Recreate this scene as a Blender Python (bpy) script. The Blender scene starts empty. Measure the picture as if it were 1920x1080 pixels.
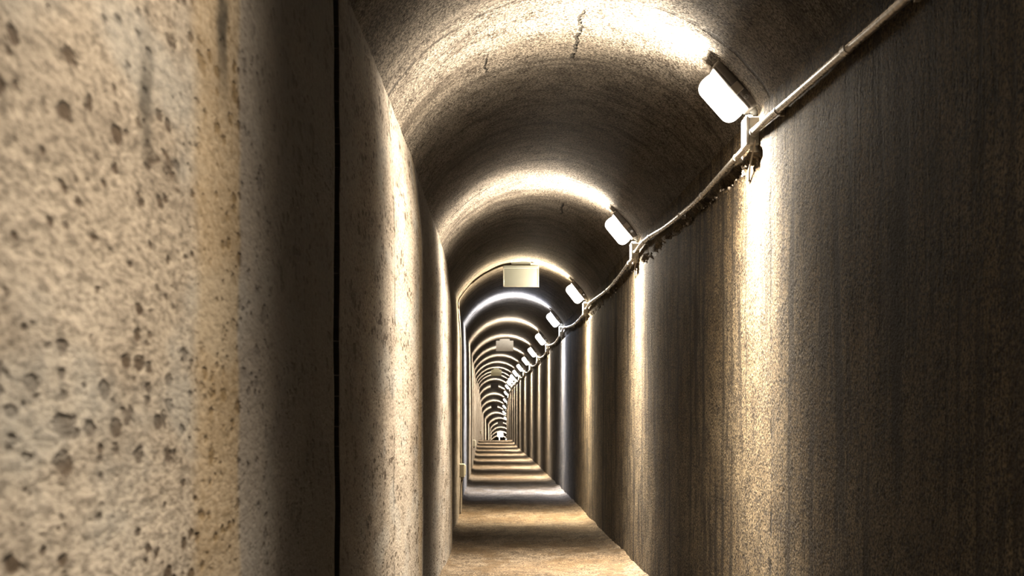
import bpy, bmesh, math
from mathutils import Vector, Matrix, noise
import numpy as np

S = bpy.context.scene
COL = S.collection
F = 2667.0            # focal length in pixels of a 1920-wide frame (50 mm)
HZ = 780.0            # pixel row of the horizon
CAMZ = 0.78           # eye height above the tunnel floor

# ------------------------------------------------------------------ path
# for each lamp ring: left wall x, right wall x, apex y as read off the photograph
XLR = [(737,1420),(824,1197),(857,1103),(870.5,1056),(880,1029),(885.5,1011),(888,997.5),(890,984.5),
       (891,974.6),(893,969),(895,964.5),(897,961),(898.5,957),(900,954),(901,952),(903,950.5),
       (904.5,949),(908.5,950.5),(917.5,957.5),(920.5,958.5),(921,957.5),(921,955.5),(920.5,953.5)]
APX = [22,340,489,553,598.5,630,649,666,678.5,689,696,702,708,722.5,738,751,761,774,784,791.5,801,808.5,816.5]
FLR = [-.80,-.795,-.78,-.765,-.775,-.775,-.775,-.775,-.77]
NR = 23
U = [1.605e-3] + [(1.445 + 1.315*(k-1))*1e-3 for k in range(2, NR+1)]
DK = [F*u for u in U]
D0 = 1.02
L_, R_, A_, B_ = [], [], [], []
for k in range(NR):
    w = 1.0/U[k]
    L_.append((XLR[k][0]-960)/w); R_.append((XLR[k][1]-960)/w); A_.append((HZ-APX[k])/w + CAMZ)
    B_.append((FLR[k] if k < len(FLR) else (HZ-APX[k])/w - 1.98) + CAMZ)
def smooth(a):
    b = list(a)
    for k in range(5, NR-1):
        b[k] = .25*a[k-1] + .5*a[k] + .25*a[k+1]
    return b
L_, R_, A_, B_ = map(smooth, (L_, R_, A_, B_))
P0 = .465                          # where the formwork rhythm of the walls starts
TD = [D0] + DK + [DK[-1]+3.507, DK[-1]+7.014, DK[-1]+10.5]
def ext(a, first):
    s = a[-1]-a[-2]
    return [first] + a + [a[-1]+s, a[-1]+2*s, a[-1]+3*s]
L_ = ext(L_, -.335); R_ = ext(R_, .752); A_ = ext(A_, 1.93); B_ = ext(B_, 0.0)
def interp(a, d):
    x = TD
    if d <= x[0]:
        return a[0] + (a[1]-a[0])/(x[1]-x[0])*(d-x[0])
    i = 0
    while i < len(x)-2 and d > x[i+1]:
        i += 1
    h = x[i+1]-x[i]; s = (d-x[i])/h
    m0 = (a[i+1]-a[i-1])/(x[i+1]-x[i-1]) if i > 0 else (a[1]-a[0])/h
    m1 = (a[i+2]-a[i])/(x[i+2]-x[i]) if i+2 < len(x) else (a[i+1]-a[i])/h
    return ((2*s**3-3*s**2+1)*a[i] + (s**3-2*s**2+s)*h*m0 + (-2*s**3+3*s**2)*a[i+1] + (s**3-s**2)*h*m1)
def phase(d):                      # ring number as a continuous function of distance
    x = [P0] + TD[1:]
    if d <= x[0]:
        return (d-x[0])/3.507
    i = 0
    while i < len(x)-2 and d > x[i+1]:
        i += 1
    return i + (d-x[i])/(x[i+1]-x[i])
def dist(t):
    i = min(int(t), len(TD)-2)
    return TD[i] + (TD[i+1]-TD[i])*(t-i)
RISE = .30
def section(d):
    xl, xr, za, zf = interp(L_, d), interp(R_, d), interp(A_, d), interp(B_, d)
    h = (xr-xl)/2
    R = (h*h+RISE*RISE)/(2*RISE)
    return xl, xr, za, zf, (xl+xr)/2, h, R
JOINT = 2.80                       # open joint between two cast lengths
def groove(d):
    return .05 if abs(d-JOINT) < .042 else 0.0
def bulge(d, z, zs):
    f = (phase(d) + 10) % 1.0
    if .30 <= f < .47:
        b = .5+.5*math.cos(math.pi*(f-.30)/.17)
    else:
        g = (f-.47) % 1.0 / .83
        b = g*g*(3-2*g)
    fade = min(1, max(0, (zs+.03-z)/.30))
    p = phase(d)
    return (.034 if p < 2 else .034-.022*min(1, (p-2)/2))*b*fade
def nz(x, y, z, s):
    return noise.noise(Vector((x*s, y*s, z*s)))
def lx(d, z):                      # inner face of the left wall
    xl, xr, za, zf, cx, h, R = section(d)
    return xl + bulge(d, z, za-RISE) - groove(d) + .004*nz(d, z, 3, 2.2) + .0025*nz(d, z, 7, 9)
def rx(d, z):                      # inner face of the right wall
    xl, xr, za, zf, cx, h, R = section(d)
    q = (za-.432-.012*nz(d, 0, 5, 6)) - z
    c = max(0, min(1, (nz(d, z*.6, 21, 5)+.30)*1.8)) * max(0, 1-abs(q)/(.020+.016*nz(d, 4, 4, 8)))
    c *= max(0, min(1, (d-DK[0]+.10)*6)) * (1 if d < DK[1] else .45)
    return xr + .030*c**.6 + .005*nz(d, z, 11, 2.0) + .003*nz(d, z, 17, 8)

# ------------------------------------------------------------------ mesh helpers
def link_mesh(name, bm, mat=None, parent=None, smooth_=True):
    me = bpy.data.meshes.new(name)
    bm.to_mesh(me); bm.free()
    if mat: me.materials.append(mat)
    if smooth_:
        ar = sorted(p.area for p in me.polygons); lim = 5*ar[len(ar)//2]
        me.polygons.foreach_set('use_smooth', [p.area < lim for p in me.polygons])   # bevels smooth, big faces flat
    o = bpy.data.objects.new(name, me); COL.objects.link(o)
    if parent: o.parent = parent
    return o
def thing(name, label, cat, loc=(0,0,0), group=None):
    o = bpy.data.objects.new(name, None); COL.objects.link(o)
    o.empty_display_size = .05; o.location = loc
    tag(o, label, cat, group)
    return o
def tag(o, label, cat, group=None):
    o['label'] = label; o['category'] = cat
    if group: o['group'] = group
def copy_tree(root):
    c = root.copy(); COL.objects.link(c)
    for ch in root.children:
        x = ch.copy(); COL.objects.link(x); x.parent = c; x.matrix_parent_inverse = ch.matrix_parent_inverse.copy()
        for g in ch.children:
            y = g.copy(); COL.objects.link(y); y.parent = x
    return c
def rbox(bm, c, s, r=.004, seg=3):
    """bevelled box added to bm"""
    t = bmesh.new()
    bmesh.ops.create_cube(t, size=1)
    for v in t.verts: v.co = Vector((v.co.x*s[0], v.co.y*s[1], v.co.z*s[2]))
    bmesh.ops.bevel(t, geom=t.edges[:], offset=r, segments=seg, affect='EDGES', profile=.5)
    for v in t.verts: v.co += Vector(c)
    me = bpy.data.meshes.new('tmp'); t.to_mesh(me); t.free(); bm.from_mesh(me); bpy.data.meshes.remove(me)
def tube(bm, pts, r, n=12, caps=True):
    pts = [Vector(p) for p in pts]
    rings = []
    up = Vector((0,0,1))
    for i, p in enumerate(pts):
        t = (pts[min(i+1, len(pts)-1)] - pts[max(i-1, 0)]).normalized()
        a = t.cross(up)
        if a.length < .05: a = t.cross(Vector((0,1,0)))
        a.normalize(); b = a.cross(t).normalized()
        rr = r[i] if isinstance(r, (list, tuple)) else r
        rings.append([bm.verts.new(p + rr*(math.cos(2*math.pi*k/n)*a + math.sin(2*math.pi*k/n)*b)) for k in range(n)])
    for i in range(len(rings)-1):
        for k in range(n):
            bm.faces.new((rings[i][k], rings[i][(k+1) % n], rings[i+1][(k+1) % n], rings[i+1][k]))
    if caps:
        bm.faces.new(rings[0][::-1]); bm.faces.new(rings[-1])
    bmesh.ops.recalc_face_normals(bm, faces=bm.faces[:])
def curve_pts(ctrl, n=10):
    """Catmull-Rom through control points"""
    c = [Vector(p) for p in ctrl]; out = []
    for i in range(len(c)-1):
        p0 = c[max(i-1, 0)]; p1 = c[i]; p2 = c[i+1]; p3 = c[min(i+2, len(c)-1)]
        for j in range(n):
            s = j/n
            out.append(.5*((2*p1)+(p2-p0)*s+(2*p0-5*p1+4*p2-p3)*s*s+(3*p1-p0-3*p2+p3)*s**3))
    out.append(c[-1]); return out
def stations():
    d, out = -2.6, []
    while d < DK[-1]+8:
        out.append(d)
        d += .035 if d < 9 else .07 if d < 20 else .15 if d < 40 else .3
    out = [x for x in out if abs(x-JOINT) > .065]
    out += [JOINT-.06, JOINT-.044, JOINT-.041, JOINT, JOINT+.041, JOINT+.044, JOINT+.06]
    return sorted(out)
DS = stations()
def grid(name, nv, fn, mat, flip=False):
    verts, uv, ph = [], [], []
    for d in DS:
        p = phase(d)
        for j in range(nv):
            co, v = fn(d, j)
            verts.append(co); uv.append((d, v)); ph.append(p)
    faces = []
    for i in range(len(DS)-1):
        for j in range(nv-1):
            a = i*nv+j; q = (a, a+1, a+nv+1, a+nv)
            faces.append(q[::-1] if flip else q)
    me = bpy.data.meshes.new(name); me.from_pydata(verts, [], faces); me.update()
    ul = me.uv_layers.new(name='lining')
    for l in me.loops: ul.data[l.index].uv = uv[l.vertex_index]
    at = me.attributes.new('ring', 'FLOAT', 'POINT')
    at.data.foreach_set('value', ph)
    me.polygons.foreach_set('use_smooth', [True]*len(me.polygons))
    me.materials.append(mat)
    o = bpy.data.objects.new(name, me); COL.objects.link(o); o['kind'] = 'structure'
    return o

# ------------------------------------------------------------------ materials
class NT:
    def __init__(s, name):
        s.m = bpy.data.materials.new(name); s.m.use_nodes = True
        s.t = s.m.node_tree; s.t.nodes.clear()
        s.out = s.t.nodes.new('ShaderNodeOutputMaterial')
    def n(s, typ, **kw):
        x = s.t.nodes.new(typ)
        for k, v in kw.items():
            if k.startswith('i_'):
                x.inputs[k[2:].replace('_', ' ')].default_value = v
            else: setattr(x, k, v)
        return x
    def l(s, a, b): s.t.links.new(a, b)
    def put(s, sock, v):
        if isinstance(v, (int, float)): sock.default_value = v
        elif isinstance(v, tuple): sock.default_value = v
        else: s.l(v, sock)
    def math(s, op, a, b=0.0, c=0.0, clamp=False):
        x = s.n('ShaderNodeMath', operation=op); x.use_clamp = clamp
        s.put(x.inputs[0], a); s.put(x.inputs[1], b)
        if len(x.inputs) > 2: s.put(x.inputs[2], c)
        return x.outputs[0]
    def rng(s, v, a, b, c=0.0, d=1.0, smooth=True):
        x = s.n('ShaderNodeMapRange', interpolation_type='SMOOTHSTEP' if smooth else 'LINEAR')
        s.put(x.inputs[0], v)
        for i, q in enumerate((a, b, c, d)): s.put(x.inputs[i+1], q)
        return x.outputs[0]
    def mix(s, f, a, b, mode='MIX'):
        x = s.n('ShaderNodeMix', data_type='RGBA', blend_type=mode)
        s.put(x.inputs[0], f); s.put(x.inputs[6], a); s.put(x.inputs[7], b)
        return x.outputs[2]
    def noise(s, vec, scale, detail=3, rough=.55, dist=0):
        x = s.n('ShaderNodeTexNoise'); s.l(vec, x.inputs['Vector'])
        x.inputs['Scale'].default_value = scale; x.inputs['Detail'].default_value = detail
        x.inputs['Roughness'].default_value = rough; x.inputs['Distortion'].default_value = dist
        return x.outputs[0]
    def scaled(s, vec, sc, loc=(0,0,0)):
        x = s.n('ShaderNodeMapping'); s.l(vec, x.inputs[0])
        x.inputs['Scale'].default_value = sc; x.inputs['Location'].default_value = loc
        return x.outputs[0]
def rgb(r, g, b): return (r, g, b, 1.0)

def concrete(name, light, dark, brown, streak=.6, grain=.6, pits=.8, seed=0.0, side=None, bump=1.0, rough=.85, pitscale=42, coarse=.7, fleck=.55, sharp=.70, dist=.006):
    N = NT(name)
    uvn = N.n('ShaderNodeUVMap', uv_map='lining')
    uv = N.scaled(uvn.outputs[0], (.38,1,1) if side == 'left' else (1,1,1), (seed, seed*.37, 0))
    sep = N.n('ShaderNodeSeparateXYZ'); N.l(uvn.outputs[0], sep.inputs[0])
    u, v = sep.outputs[0], sep.outputs[1]
    ring = N.n('ShaderNodeAttribute', attribute_name='ring').outputs['Fac']
    big = N.noise(uv, 1.3, 5, .6)
    med = N.noise(uv, 9, 4, .6)
    fine = N.noise(uv, 130, 4, .7)
    gr = N.noise(uv, 55, 3, .65)
    col = N.mix(N.rng(big, .35, .68), light, brown)
    col = N.mix(N.rng(med, .40, .70, 0, .55), col, dark)
    # grain
    dk = (dark[0]*.32, dark[1]*.28, dark[2]*.24, 1)
    col = N.mix(N.math('MULTIPLY', N.rng(fine, .50, .57), grain), col, dk)
    col = N.mix(N.math('MULTIPLY', N.rng(gr, .52, .62), coarse), col, dk)
    lite = N.math('MULTIPLY', N.rng(fine, .46, .34), fleck)  # pale flecks mixed into the grain colour
    col = N.mix(lite, col, (min(1, light[0]*1.7), min(1, light[1]*1.68), min(1, light[2]*1.62), 1))
    # pits of several sizes
    pit = None
    for (sc, lo, amp, ed) in ((pitscale, .28, .47, .20), (pitscale*2.2, .12, .60, .24)):
        vo = N.n('ShaderNodeTexVoronoi', feature='F1'); N.l(N.scaled(uv, (1,.8,1), (sc, 0, 0)), vo.inputs['Vector']); vo.inputs['Scale'].default_value = sc
        vo.inputs['Randomness'].default_value = 1.0
        sp = N.n('ShaderNodeSeparateColor'); N.l(vo.outputs['Color'], sp.inputs[0])
        rad = N.math('MULTIPLY', N.rng(sp.outputs[0], lo, 1.0, 0, amp, False), N.rng(med, .35, .62, .45, 1.15))
        wob = N.math('MULTIPLY', N.math('SUBTRACT', gr, .5), .9)
        q = N.rng(N.math('SUBTRACT', rad, N.math('ADD', vo.outputs['Distance'], wob)), -.02, ed)
        pit = q if pit is None else N.math('MAXIMUM', pit, q)
    pitc = N.math('MULTIPLY', pit, pits)
    col = N.mix(pitc, col, (dark[0]*.42, dark[1]*.34, dark[2]*.25, 1))
    if side == 'floor':
        mud = N.noise(N.scaled(uv, (2.2, 5, 1), (3, 1, 0)), 1.0, 5, .65)
        col = N.mix(N.math('MULTIPLY', N.rng(mud, .49, .60), .75), col, rgb(.040, .025, .011))
        chip = N.noise(uv, 26, 2, .5)
        col = N.mix(N.math('MULTIPLY', N.rng(chip, .57, .63), .75), col, rgb(.022, .015, .008))
    # water streaks running down
    st = N.noise(N.scaled(uv, (9, .8, 1)), 1.0, 5, .62, .3)
    st2 = N.noise(N.scaled(uv, (30, 3.5, 1), (5,2,0)), 1.0, 4, .6, .2)
    sm = N.math('MAXIMUM', N.rng(st, .50, sharp), N.math('MULTIPLY', N.rng(st2, .53, sharp+.02), .75))
    sm = N.math('MULTIPLY', sm, N.rng(N.noise(N.scaled(uv, (2.6, .9, 1), (7,4,0)), 1.0, 3, .6), .36, .56, .15, 1.0))
    col = N.mix(N.math('MULTIPLY', sm, streak), col, (dark[0]*.42, dark[1]*.38, dark[2]*.34, 1))
    # formwork seam beside every lamp ring
    jit = N.math('MULTIPLY', N.math('SUBTRACT', N.noise(uv, 5, 4, .7), .5), .022)
    fr = N.math('FRACT', N.math('ADD', N.math('ADD', ring, jit), 10.0))
    seam = N.rng(N.math('ABSOLUTE', N.math('SUBTRACT', fr, .945)), .0055, .0015)
    seam = N.math('MULTIPLY', seam, N.rng(N.noise(uv, 7, 3, .6), .42, .58))
    extra_h = N.math('MULTIPLY', seam, -1.0)
    if side != 'floor':
        col = N.mix(N.math('MULTIPLY', seam, .8), col, (dark[0]*.2, dark[1]*.18, dark[2]*.15, 1))
    if side == 'left':
        patch = N.noise(N.scaled(uv, (1,1,1), (9,3,0)), 7, 3, .5)
        col = N.mix(N.math('MULTIPLY', N.rng(patch, .50, .64), .38), col, rgb(.120,.116,.104))
        # ochre stain just ahead of every step of the wall, grey tone and painted shade past it
        band = N.math('MULTIPLY', N.rng(fr, .225, .245), N.rng(fr, .300, .294))
        col = N.mix(N.math('MULTIPLY', band, N.rng(big, .3, .6, .55, .8)), col, N.mix(.5, col, rgb(.13,.088,.040)))
        grey = N.math('MULTIPLY', N.rng(fr, .297, .302), N.rng(fr, .80, .60))
        col = N.mix(N.math('MULTIPLY', grey, .6), col, rgb(.085,.075,.066))
        # two long cracks on the near wall
        for (cu, v0, v1, wd) in ((1.185, .95, 1.13, .030), (1.50, 1.08, 1.5, .042)):
            j = N.math('MULTIPLY', N.math('SUBTRACT', N.noise(N.scaled(uv, (.1, 14, 1), (cu*9, 0, 0)), 1, 3), .5), .05)
            c = N.rng(N.math('ABSOLUTE', N.math('SUBTRACT', N.math('ADD', u, j), cu)), wd, wd*.25)
            c = N.math('MULTIPLY', c, N.math('MULTIPLY', N.rng(v, v0, v0+.12), N.rng(v, v1, v1-.1)))
            c = N.math('MULTIPLY', c, N.rng(med, .35, .5, .3, .9))
            col = N.mix(c, col, rgb(.012,.010,.007)); extra_h = N.math('SUBTRACT', extra_h, c)
    if side == 'right':
        # long dark water marks
        for (cu, v0, v1, wd, am) in ((5.30, .45, 1.75, .055, .9), (5.62, .2, 1.75, .045, .8), (5.95, .5, 1.8, .035, .8), (4.47, .55, 1.7, .016, .9), (4.66, .9, 1.8, .014, .7),
                                     (3.44, .75, 1.45, .022, .75), (3.15, 1.0, 1.75, .035, .8), (4.02, 1.25, 1.75, .02, .5), (8.6, .2, 1.75, .06, .8), (9.3, .1, 1.75, .05, .7)):
            j = N.math('MULTIPLY', N.math('SUBTRACT', N.noise(N.scaled(uv, (.1, 7, 1), (cu*9, 0, 0)), 1, 5, .7), .5), .07)
            c = N.rng(N.math('ABSOLUTE', N.math('SUBTRACT', N.math('ADD', u, j), cu)), wd, wd*.1)
            c = N.math('MULTIPLY', c, N.math('MULTIPLY', N.rng(v, v0, v0+.35), N.rng(v, v1, v1-.15)))
            c = N.math('MULTIPLY', N.math('MULTIPLY', c, am), N.rng(gr, .36, .52, .55, 1.0))
            col = N.mix(c, col, rgb(.012,.0095,.006))
    if side == 'roof':
        for (cv, u0, u1, wd) in ((.02, 4.22, 4.92, .006), (-.28, 4.55, 4.85, .004), (.16, 7.9, 8.4, .006)):
            j = N.math('MULTIPLY', N.math('SUBTRACT', N.noise(N.scaled(uv, (9, .1, 1), (0, cv*30, 0)), 1, 3), .5), .05)
            c = N.rng(N.math('ABSOLUTE', N.math('SUBTRACT', N.math('ADD', v, j), cv)), wd*1.6, wd*.5)
            c = N.math('MULTIPLY', c, N.math('MULTIPLY', N.rng(u, u0, u0+.1), N.rng(u, u1, u1-.1)))
            c = N.math('MULTIPLY', c, N.rng(N.noise(uv, 40, 3), .38, .5))
            col = N.mix(c, col, rgb(.012,.010,.007)); extra_h = N.math('SUBTRACT', extra_h, c)
    # inside the open joint it is black with pale specks
    jm = N.rng(N.math('ABSOLUTE', N.math('SUBTRACT', u, JOINT)), .052, .041)
    if side == 'left':
        col = N.mix(jm, col, N.mix(N.rng(N.noise(uvn.outputs[0], 170, 2), .66, .70), rgb(.004,.0035,.003), rgb(.12,.11,.10)))
    b = N.n('ShaderNodeBsdfPrincipled'); N.l(col, b.inputs['Base Color'])
    b.inputs['Roughness'].default_value = rough; b.inputs['Specular IOR Level'].default_value = .14
    h = N.math('ADD', N.math('MULTIPLY', fine, .9), N.math('MULTIPLY', gr, 1.1))
    h = N.math('ADD', h, N.math('MULTIPLY', med, 1.2))
    h = N.math('SUBTRACT', h, N.math('MULTIPLY', pit, .8))
    h = N.math('SUBTRACT', h, N.math('MULTIPLY', sm, .5*streak))
    h = N.math('ADD', h, N.math('MULTIPLY', extra_h, 1.2))
    bp = N.n('ShaderNodeBump'); bp.inputs['Strength'].default_value = bump; bp.inputs['Distance'].default_value = dist
    N.l(h, bp.inputs['Height']); N.l(bp.outputs[0], b.inputs['Normal'])
    N.l(b.outputs[0], N.out.inputs[0])
    return N.m
def plain(name, c, rough=.45, metal=0.0, var=.15, scale=60, bump=.15, spec=.5):
    N = NT(name)
    tc = N.n('ShaderNodeTexCoord').outputs['Object']
    nn = N.noise(tc, scale, 4, .6)
    col = N.mix(N.rng(nn, .4, .75, 0, var*3), rgb(*c), rgb(c[0]*.45, c[1]*.42, c[2]*.36))
    b = N.n('ShaderNodeBsdfPrincipled'); N.l(col, b.inputs['Base Color'])
    N.l(N.rng(nn, .3, .7, rough*.8, rough*1.2), b.inputs['Roughness'])
    b.inputs['Metallic'].default_value = metal; b.inputs['Specular IOR Level'].default_value = spec
    bp = N.n('ShaderNodeBump'); bp.inputs['Strength'].default_value = bump; bp.inputs['Distance'].default_value = .001
    N.l(nn, bp.inputs['Height']); N.l(bp.outputs[0], b.inputs['Normal'])
    N.l(b.outputs[0], N.out.inputs[0]); return N.m
def glass_lit(name, c, strength):
    N = NT(name)
    e = N.n('ShaderNodeEmission'); e.inputs[0].default_value = rgb(*c); e.inputs[1].default_value = strength
    t = N.n('ShaderNodeBsdfTransparent'); t.inputs[0].default_value = rgb(.95,.95,.95)
    a = N.n('ShaderNodeAddShader'); N.l(e.outputs[0], a.inputs[0]); N.l(t.outputs[0], a.inputs[1])
    N.l(a.outputs[0], N.out.inputs[0]); return N.m

M_left = concrete('concrete_left', rgb(.153,.131,.105), rgb(.052,.041,.030), rgb(.116,.095,.071), streak=.16, grain=.5, coarse=.22, fleck=.25, pits=.95, pitscale=38, seed=3.1, side='left', bump=.75)
M_right = concrete('concrete_right', rgb(.160,.122,.072), rgb(.028,.020,.010), rgb(.095,.064,.030), streak=.85, grain=1.0, coarse=.9, pits=.85, pitscale=55, sharp=.585, dist=.010, seed=11.7, side='right', bump=1.0)
M_roof = concrete('concrete_roof', rgb(.145,.126,.102), rgb(.045,.037,.028), rgb(.105,.087,.065), streak=.62, grain=.95, coarse=.8, pits=1.0, pitscale=62, sharp=.62, dist=.008, seed=23.3, side='roof', bump=1.0)
M_floor = concrete('floor_earth', rgb(.115,.090,.062), rgb(.030,.021,.012), rgb(.080,.052,.026), streak=.0, grain=.9, coarse=.8, pits=.6, pitscale=50, seed=31.9, side='floor', bump=1.0)
M_pipe = plain('grey_conduit', (.42,.40,.37), .27, .5, .04, 25, .02)
M_box = plain('white_plastic', (.34,.335,.31), .42, 0, .08, 70, .1)
M_base = plain('grey_housing', (.10,.09,.08), .5, 0, .1, 60, .2)
M_clip = plain('pale_clip', (.24,.215,.18), .45, 0, .05, 60, .1)
M_sign = plain('cream_sign_plastic', (.078,.082,.074), .9, 0, .02, 12, .0, .08)
M_rim = plain('pale_rim_plastic', (.12,.115,.098), .4, 0, .03, 30, .05)
M_signgrey = plain('grey_sign_plastic', (.42,.41,.39), .5, 0, .05, 20, .05)
M_signdark = plain('dark_sign_plastic', (.12,.115,.11), .5, 0, .05, 20, .05)
M_signolive = plain('olive_sign_plastic', (.26,.25,.16), .45, 0, .05, 20, .05)
M_white = plain('white_sign_enamel', (.6,.6,.6), .35, 0, .02, 20, .02)
M_cable = plain('brown_cable', (.06,.047,.03), .55, 0, .1, 80, .1)
M_socket = plain('cream_socket', (.20,.185,.14), .45, 0, .08, 60, .1)
M_crumb = plain('mortar', (.13,.105,.08), .9, 0, .2, 200, .6)
M_screw = plain('steel_screw', (.5,.5,.5), .3, .9, .05, 200, .05)

# ------------------------------------------------------------------ tunnel lining
NW = 40
def left_fn(d, j):
    xl, xr, za, zf, cx, h, R = section(d)
    z0, z1 = zf-.12, za-RISE
    z = z0 + (z1-z0)*j/(NW-1)
    return (lx(d, z), d, z), z-zf - .0
def right_fn(d, j):
    xl, xr, za, zf, cx, h, R = section(d)
    z0, zm, z1 = zf-.12, za-.50, za-RISE
    n1 = 26
    z = z0+(zm-z0)*j/n1 if j <= n1 else zm+(z1-zm)*(j-n1)/(NW+10-1-n1)
    x = rx(d, z)
    return (x, d, z), z-zf
NC = 41
def roof_fn(d, j):
    xl, xr, za, zf, cx, h, R = section(d)
    a0 = math.asin(min(1, h/R))
    a = -a0 + 2*a0*j/(NC-1)
    rr = R + (.005*nz(d, a, 31, 2.2) + .003*nz(d, a*.6, 37, 9))*(1-abs(a/a0)**6)
    x, z = cx + rr*math.sin(a), za-R + rr*math.cos(a)
    if j == 0: x, z = lx(d, za-RISE), za-RISE
    if j == NC-1: x, z = rx(d, za-RISE), za-RISE
    return (x, d, z), R*a
NF = 31
def floor_fn(d, j):
    xl, xr, za, zf, cx, h, R = section(d)
    s = j/(NF-1)
    x = xl-.06 + (xr-xl+.12)*s
    e = min(x-xl, xr-x)
    rim = max(0, 1-max(e, 0)/.08)**2*.022*(1+.6*nz(d, s*2, 41, 5))
    z = zf + rim + .012*nz(x, d, 43, 2.5) + .006*nz(x, d, 47, 9) + .003*nz(x, d, 49, 24)
    return (x, d, z), x
grid('wall_left', NW, left_fn, M_left, flip=True)
grid('wall_right', NW+10, right_fn, M_right)
grid('ceiling', NC, roof_fn, M_roof, flip=True)
grid('floor', NF, floor_fn, M_floor)
def cap(name, d, sgn):
    xl, xr, za, zf, cx, h, R = section(d)
    bm = bmesh.new(); pts = []
    a0 = math.asin(min(1, h/R))
    pts.append((xl-.06, zf-.12))
    for j in range(17):
        a = -a0+2*a0*j/16; pts.append((cx+(R+.05)*math.sin(a), za-R+(R+.05)*math.cos(a)))
    pts.append((xr+.06, zf-.12))
    f1 = [bm.verts.new((x, d, z)) for x, z in pts]; f2 = [bm.verts.new((x, d+.15*sgn, z)) for x, z in pts]
    bm.faces.new(f1); bm.faces.new(f2)
    for i in range(len(f1)):
        k = (i+1) % len(f1); bm.faces.new((f1[i], f1[k], f2[k], f2[i]))
    bmesh.ops.recalc_face_normals(bm, faces=bm.faces[:])
    o = link_mesh(name, bm, plain(name+'_concrete', (.1,.085,.07), .9, 0, .2, 30, .6), smooth_=False)
    o['kind'] = 'structure'
cap('wall_back', DS[0]-.005, -1); cap('wall_far', DS[-1]+.005, 1)

# ------------------------------------------------------------------ lamps
ORD = ['', 'first', 'second', 'third', 'fourth', 'fifth', 'sixth', 'seventh', 'eighth', 'ninth', 'tenth', 'eleventh',
       'twelfth', 'thirteenth', 'fourteenth', 'fifteenth', 'sixteenth', 'seventeenth', 'eighteenth', 'nineteenth',
       'twentieth', 'twenty-first', 'twenty-second', 'twenty-third']
def make_light(name, c, watts):
    ld = bpy.data.lights.new(name, 'POINT')
    ld.energy = watts; ld.color = c; ld.shadow_soft_size = .022
    ld.use_nodes = True
    t = ld.node_tree
    em = next(n for n in t.nodes if n.type == 'EMISSION')
    g = t.nodes.new('ShaderNodeNewGeometry')
    sp = t.nodes.new('ShaderNodeSeparateXYZ'); t.links.new(g.outputs['Incoming'], sp.inputs[0])
    def m(op, a, b=0.0, clamp=False):
        x = t.nodes.new('ShaderNodeMath'); x.operation = op; x.use_clamp = clamp
        for i, q in enumerate((a, b)):
            if isinstance(q, (int, float)): x.inputs[i].default_value = q
            else: t.links.new(q, x.inputs[i])
        return x.outputs[0]
    # beam shape invented for contrast between bands: stronger across the tunnel and downwards
    ay = m('ABSOLUTE', m('SUBTRACT', sp.outputs[1], LP['ahead']))
    dn = m('MULTIPLY', sp.outputs[2], LP['sign'])
    # off-axis angle within the cross-section: the beam is tight straight ahead, wide towards the rim
    flat = m('SQRT', m('MAXIMUM', m('SUBTRACT', 1.0, m('MULTIPLY', sp.outputs[1], sp.outputs[1])), 1e-4))
    axis = m('DIVIDE', m('ADD', m('MULTIPLY', sp.outputs[0], -.79), m('MULTIPLY', sp.outputs[2], -.61)), flat)
    y0 = m('ADD', LP['y0'], m('MULTIPLY', m('MINIMUM', m('SUBTRACT', 1.0, axis), .75), LP['rim']))
    cross = m('POWER', 2.71828, m('MULTIPLY', m('POWER', m('DIVIDE', ay, y0), LP['p']), -1.0))
    across = m('ADD', LP['wide'], m('MULTIPLY', cross, 1-LP['wide']))
    across = m('MULTIPLY', across, m('MULTIPLY', m('ADD', axis, .50), 1/.92, True))
    down = m('MAXIMUM', dn, 0.0)
    down = m('ADD', 1.0, m('MULTIPLY', m('POWER', down, 1.3), LP['down']))
    down = m('ADD', down, m('MULTIPLY', m('MAXIMUM', m('MULTIPLY', dn, -1.0), 0.0), LP['lift']))
    down = m('ADD', down, m('MULTIPLY', m('POWER', m('MAXIMUM', dn, 0.0), 16.0), LP['plumb']))
    west = m('MAXIMUM', m('MULTIPLY', sp.outputs[0], -1.0), 0.0)
    down = m('ADD', down, m('MULTIPLY', m('MULTIPLY', west, west), LP['side']))
    t.links.new(m('MULTIPLY', across, down), em.inputs['Strength'])
    return ld
LP = dict(plumb=6.5, lift=2.0, p=3.0, wide=.003, down=3.6, side=.9, y0=.405, rim=.44, ahead=.08, sign=-1.0)
WARM = (1.0, .88, .72); COOL = (.86, .93, 1.12)
LIGHT = {'near': make_light('near_lamp', WARM, 235), 'gold': make_light('gold_lamp', (1.0, .84, .60), 640), 'warm': make_light('warm_lamp', WARM, 670), 'cool': make_light('cool_lamp', COOL, 670)}
M_glass = glass_lit('lit_glass', (1.0,.95,.86), 6); M_glass_c = glass_lit('lit_glass_cool', (.93,.97,1.0), 6)

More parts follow.
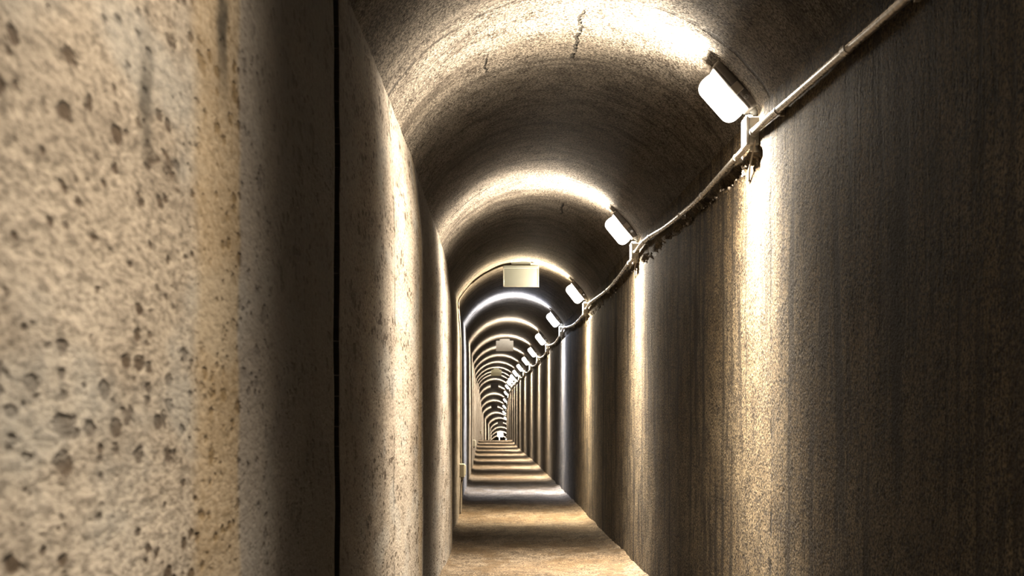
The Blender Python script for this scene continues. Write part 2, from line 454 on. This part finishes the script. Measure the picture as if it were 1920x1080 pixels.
def lamp_frame(d, dx=.444):
    xl, xr, za, zf, cx, h, R = section(d)
    x = dx*h/.5; a = math.asin(x/R)
    p = Vector((cx+R*math.sin(a), d, za-R+R*math.cos(a)))
    T = Vector((-math.cos(a), 0, math.sin(a))); N = Vector((-math.sin(a), 0, -math.cos(a)))
    m = Matrix((T, Vector((0,1,0)), N)).transposed().to_4x4()
    m.translation = p
    return m
def dome_mesh():
    bm = bmesh.new()
    rbox(bm, (0, 0, .070), (.172, .092, .084), .034, 6)
    return bm
def make_lamp():
    t = thing('bulkhead_lamp', '', 'lamp')
    bm = bmesh.new(); rbox(bm, (0, 0, .014), (.196, .104, .036), .012, 4); rbox(bm, (0, 0, .031), (.184, .098, .012), .005, 3)
    base = link_mesh('housing', bm, M_base, t)
    for s in (-1, 1):
        b2 = bmesh.new(); tube(b2, [(-.055, s*.050, .018), (-.055, s*.0545, .018)], .008, 12); link_mesh('screw', b2, M_screw, base)
    link_mesh('diffuser', dome_mesh(), M_glass, t)
    for s in (-1, 1):
        b3 = bmesh.new(); rbox(b3, (-.012, s*.0535, .022), (.034, .007, .034), .003, 2); link_mesh('clip', b3, M_clip, t)
    b4 = bmesh.new()
    tube(b4, [(-.096, 0, .016), (-.104, 0, .016), (-.106, 0, .016), (-.118, 0, .018)], [.014, .014, .010, .010], 12)
    link_mesh('cable_gland', b4, M_box, t)
    return t
lamp0 = make_lamp()
LAMPS = []
def lamp_label(k):
    s = {0: 'glowing grey-backed bulkhead lamp above the near blurred wall, out over the top left of view',
         1: 'largest glowing bulkhead lamp, nearest in the row, on the right of the vault',
         3: 'third glowing bulkhead lamp along the vault, right of the cream sign',
         4: 'cool white glowing bulkhead lamp, fourth along the vault, over the bluish band'}
    return s.get(k, 'glowing warm white bulkhead lamp on the vault, %s in the row going away' % ORD[k])
for k in range(0, NR+1):
    o = lamp0 if k == 0 else copy_tree(lamp0)
    d = TD[k]
    o.matrix_world = lamp_frame(d) @ Matrix.Scale(.90, 4)
    tag(o, lamp_label(k), 'lamp', 'bulkhead lamps along the tunnel vault')
    if k == 4:
        for ch in o.children:
            if ch.name.startswith('diffuser'):
                ch.data = ch.data.copy(); ch.data.materials.clear(); ch.data.materials.append(M_glass_c)
    LAMPS.append(o)
for k, o in enumerate(LAMPS):
    lo = bpy.data.objects.new('lamp_bulb_light', LIGHT['cool' if k == 4 else 'near' if k == 0 else 'gold' if k == 3 else 'warm'])
    COL.objects.link(lo); lo.parent = o; lo.location = (0, 0, .070)

# ------------------------------------------------------------------ junction boxes and conduit
def box_center(k):
    xl, xr, za, zf, cx, h, R = section(TD[k])
    return Vector((xr-.021, TD[k], za-.365))
def make_box():
    t = thing('junction_box', '', 'junction box')
    bm = bmesh.new(); rbox(bm, (.006, 0, 0), (.036, .080, .084), .005, 3); link_mesh('body', bm, M_box, t)
    bm = bmesh.new(); rbox(bm, (-.016, 0, 0), (.009, .084, .088), .003, 3); lid = link_mesh('lid', bm, M_box, t)
    for sy in (-1, 1):
        for sz in (-1, 1):
            b = bmesh.new(); tube(b, [(-.018, sy*.032, sz*.034), (-.0215, sy*.032, sz*.034)], .004, 10); link_mesh('screw', b, M_screw, lid)
    for (p, q) in (((.004, -.036, -.006), (.004, -.052, -.006)), ((.004, .036, -.022), (.004, .052, -.022)), ((.0, 0, .038), (.0, 0, .052)), ((.012, -.006, -.038), (.012, -.006, -.056))):
        b = bmesh.new(); tube(b, [p, q], .0145, 14); link_mesh('gland', b, M_box, t)
    b = bmesh.new()
    tube(b, curve_pts([(.008, -.050, -.030), (.004, -.020, -.062), (.008, .060, -.095), (.016, .12, -.125)], 6), .0028, 8)
    link_mesh('loose_wire', b, M_clip, t)
    return t
jb = make_box()
for k in range(1, NR+1):
    o = jb if k == 1 else copy_tree(jb)
    o.location = box_center(k)
    lab = {1: 'largest white junction box on the right wall, below the nearest lamp',
           3: 'third white junction box on the right wall, below the lamp beside the cream sign',
           4: 'junction box lit cool white, fourth along the right wall'}.get(
           k, 'small white junction box on the right wall, %s in the row, below its lamp' % ORD[k])
    tag(o, lab, 'junction box', 'junction boxes along the right wall')
def wall_pt(d, z, off=.014):
    # clear of the rough wall face
    xr = section(d)[1]
    return Vector((xr-off, d, z))
def run(k):
    """conduit from the front of box k back to the box before it (towards the camera)"""
    b = box_center(k)
    ctrl = [b + Vector((.004, -.046, -.006)), b + Vector((.004, -.075, -.004))]
    if k > 1:
        e = box_center(k-1); end = [e + Vector((.004, .085, -.024)), e + Vector((.004, .046, -.022))]
    else:
        zz = section(D0)[2]-.38
        end = [wall_pt(-1.5, zz-.03, .02)]
    d0, d1 = ctrl[-1].y, end[0].y
    z0, z1 = ctrl[-1].z, end[0].z
    wig = ((0.10, .012), (.22, .004), (.36, -.010), (.52, -.022), (.68, -.024), (.84, -.012), (.94, -.002))
    if k == 1:
        wig = ((.08, -.010), (.18, -.026), (.28, -.042), (.45, -.06), (.62, -.055), (.8, -.03))
    for s, dz in wig:
        d = d0+(d1-d0)*s
        ctrl.append(wall_pt(d, z0+(z1-z0)*s+dz + .004*nz(d, k, 1, 3), .017 + .003*nz(d, k, 9, 2)))
    ctrl += end
    pts = curve_pts(ctrl, 8)
    lab = {1: 'nearest and thickest conduit pipe on the right wall, reaching the top edge',
           2: 'conduit pipe between the first and second junction boxes, over the crumbled joint',
           4: 'conduit pipe run ending at the cool white junction box'}.get(
           k, 'conduit pipe between the %s and %s junction boxes' % (ORD[k-1], ORD[k]))
    t = thing('conduit_pipe', lab, 'conduit', tuple(pts[0]), 'conduit runs along the right wall')
    o0 = pts[0].copy()
    bm = bmesh.new(); tube(bm, [p-o0 for p in pts], .0105, 14); link_mesh('pipe', bm, M_pipe, t)
    n = len(pts)-1
    for s in ((.40, .62) if k == 1 else (.28, .62)):
        i = int(n*s); p = pts[i]; tdir = (pts[i+1]-pts[i-1]).normalized()
        bm = bmesh.new()
        tube(bm, [p-o0-tdir*.022, p-o0-tdir*.020, p-o0+tdir*.020, p-o0+tdir*.022], [.0105, .0128, .0128, .0105], 14)
        link_mesh('coupling', bm, M_pipe, t)
    for s in (.22, .5, .8):
        i = int(n*s); p = pts[i]; tdir = (pts[i+1]-pts[i-1]).normalized()
        bm = bmesh.new()
        tube(bm, [p-o0-tdir*.006, p-o0+tdir*.006], .0122, 14)
        rbox(bm, tuple(p-o0+Vector((.012, 0, .0))), (.016, .014, .034), .002, 2)
        link_mesh('pipe_clip', bm, M_clip, t)
    return pts
RUN = {k: run(k) for k in range(1, NR+1)}

# crumbs of mortar in the crease under the conduit
bm = bmesh.new()
import random
rnd = random.Random(4)
for i in range(150):
    d = rnd.uniform(DK[0]+.05, DK[1]-.2) if i < 125 else rnd.uniform(DK[1], DK[2])
    za = section(d)[2]
    z = za-.435-.012*nz(d, 0, 5, 6) + rnd.uniform(-.022, .008)
    r = rnd.uniform(.003, .007)
    m = Matrix.Translation((rx(d, z)-r*.3, d, z))
    res = bmesh.ops.create_icosphere(bm, subdivisions=1, radius=r, matrix=m)
    for v in res['verts']:
        c = Vector((rx(d, z)-r*.3, d, z)); v.co = c + (v.co-c)*rnd.uniform(.65, 1.3)
o = link_mesh('mortar_crumbs', bm, M_crumb, None, False)
tag(o, 'crumbled mortar lumps along the crease under the conduit on the right wall', 'rubble'); o['kind'] = 'stuff'

# ------------------------------------------------------------------ hanging signs
def sign(t_ring, w, h, mat, label, mount_w=.12, xoff=0.0, drop=.05, stem=False, thick=.03):
    d = dist(t_ring); xl, xr, za, zf, cx, hh, R = section(d)
    x = cx+xoff
    t = thing('hanging_sign', label, 'sign', (x, d, za-drop-h), 'signs hung from the tunnel vault')
    bm = bmesh.new(); rbox(bm, (0, 0, h*.43), (w, thick, h*.86), .003, 2); link_mesh('panel', bm, mat, t)
    bm = bmesh.new(); rbox(bm, (0, 0, h*.93), (w*1.0, thick*1.15, h*.15), .004, 2); link_mesh('housing', bm, mat, t)
    bm = bmesh.new()
    rbox(bm, (0, 0, .003), (w*1.005, thick+.0015, .006), .0005, 1)
    for s in (-1, 1): rbox(bm, (s*(w/2-.0028), 0, h*.43), (.0065, thick+.0015, h*.86), .0005, 1)
    link_mesh('rim', bm, M_rim if mat is M_sign else mat, t)
    bm = bmesh.new(); rbox(bm, (0, 0, h+(drop-.0)/2), (mount_w, thick*.9, drop+.012), .003, 2); link_mesh('mount', bm, mat, t)
    if stem:
        bm = bmesh.new(); tube(bm, [(-.06, 0, .01), (-.06, 0, -.26)], .028, 12); link_mesh('stem', bm, M_white, t)
    return t
sign(3.017, .272, .165, M_sign, 'blank cream sign hanging under the third lit arch', .15, -.012, .030)
sign(6.28, .272, .165, M_signgrey, 'grey unlit sign below the dark vault, behind the cream sign and much smaller', .16, 0.0, .028)
sign(10.30, .265, .16, M_signolive, 'small olive cream sign, third of the hanging signs going away', .15, 0.0, .03)
sign(13.60, .265, .16, M_signdark, 'small dark sign, fourth of the hanging signs going away', .15, 0.0, .03)
sign(16.60, .265, .16, M_signdark, 'tiny dark sign, fifth of the hanging signs going away', .15, 0.0, .03)
sign(19.70, .265, .16, M_white, 'tiny grey sign at the bend, sixth of the hanging signs going away', .15, 0.0, .03)
sign(22.08, .30, .27, M_white, 'tiny bright white sign with a stem, farthest in the tunnel', .12, 0.0, .02, stem=True)

# ------------------------------------------------------------------ sockets and cables on the left wall
def socket(t_ring, label):
    d = dist(t_ring); zf = section(d)[3]; z = zf+.36
    t = thing('wall_socket', label, 'socket', (lx(d, z), d, z), 'sockets low on the left wall')
    bm = bmesh.new(); rbox(bm, (.018, 0, 0), (.044, .075, .105), .006, 3); link_mesh('body', bm, M_socket, t)
    bm = bmesh.new(); rbox(bm, (.042, 0, .004), (.010, .062, .080), .004, 2); link_mesh('cover', bm, M_socket, t)
    bm = bmesh.new(); tube(bm, [(.018, 0, -.050), (.018, 0, -.068)], .011, 12); link_mesh('gland', bm, M_socket, t)
    return d, z
def cables(t_ring, d, z, n, lab):
    xl, xr, za, zf, cx, h, R = section(d)
    a0 = math.asin(h/R)
    pts = [(cx-.075, d, za-.012-(R-math.sqrt(R*R-.075**2)))]
    for j in range(1, 12):
        a = -a0*(.13+.85*j/11.)
        pts.append((cx+(R-.009)*math.sin(a), d + .012*nz(j*.7, n, 0, 1), za-R+(R-.009)*math.cos(a)))
    for zz in (za-RISE-.05, za-RISE-.3, za-RISE-.6, za-RISE-.9, z+.10):
        pts.append((lx(d, zz)+.009, d+.01*nz(zz, n, 2, 2), zz))
    pts.append((lx(d, z)+.016, d, z+.048))
    bm = bmesh.new(); tube(bm, curve_pts(pts, 6), .006, 8)
    o = link_mesh('cable', bm, M_cable); tag(o, 'brown cable down the left wall %s' % lab, 'cable')
    pts = [(lx(d, z)+.018, d, z-.062), (lx(d, z-.1)+.012, d, z-.12), (lx(d, z-.2)+.010, d-.012, z-.22), (lx(d, z-.3)+.010, d-.03, zf+.03)]
    bm = bmesh.new(); tube(bm, curve_pts(pts, 8), .007, 8)
    o = link_mesh('cable', bm, M_cable); tag(o, 'short brown cable from the %s down to the floor' % lab.split('into the ')[-1], 'cable')
d_, z_ = socket(3.022, 'cream socket box low on the left wall under the third lit arch')
cables(3, d_, z_, 1, 'from the cream sign into the nearest socket box')
d_, z_ = socket(6.05, 'small pale socket box low on the left wall at the sixth lit arch')
d_, z_ = socket(14.0, 'tiny pale socket box low on the left wall at the floor crest')

# ------------------------------------------------------------------ world, camera
w = bpy.data.worlds.new('World'); S.world = w; w.use_nodes = True
w.node_tree.nodes['Background'].inputs[0].default_value = (0, 0, 0, 1)
w.node_tree.nodes['Background'].inputs[1].default_value = 0
cd = bpy.data.cameras.new('Camera'); co = bpy.data.objects.new('Camera', cd); COL.objects.link(co)
co.location = (0, 0, CAMZ); co.rotation_euler = (math.pi/2, 0, 0)
cd.sensor_width = 36; cd.lens = F/1920*36
cd.shift_y = (HZ-540)/1920.0
cd.clip_start = .01; cd.clip_end = 300
cd.dof.use_dof = True; cd.dof.focus_distance = 6.5; cd.dof.aperture_fstop = 13.0
S.camera = co
S.view_settings.view_transform = 'Standard'; S.view_settings.look = 'None'
S.view_settings.gamma = 1; S.view_settings.use_curve_mapping = False
S.view_settings.exposure = -1.1
S.cycles.max_bounces = 4; S.cycles.diffuse_bounces = 3; S.cycles.glossy_bounces = 2; S.cycles.transparent_max_bounces = 6
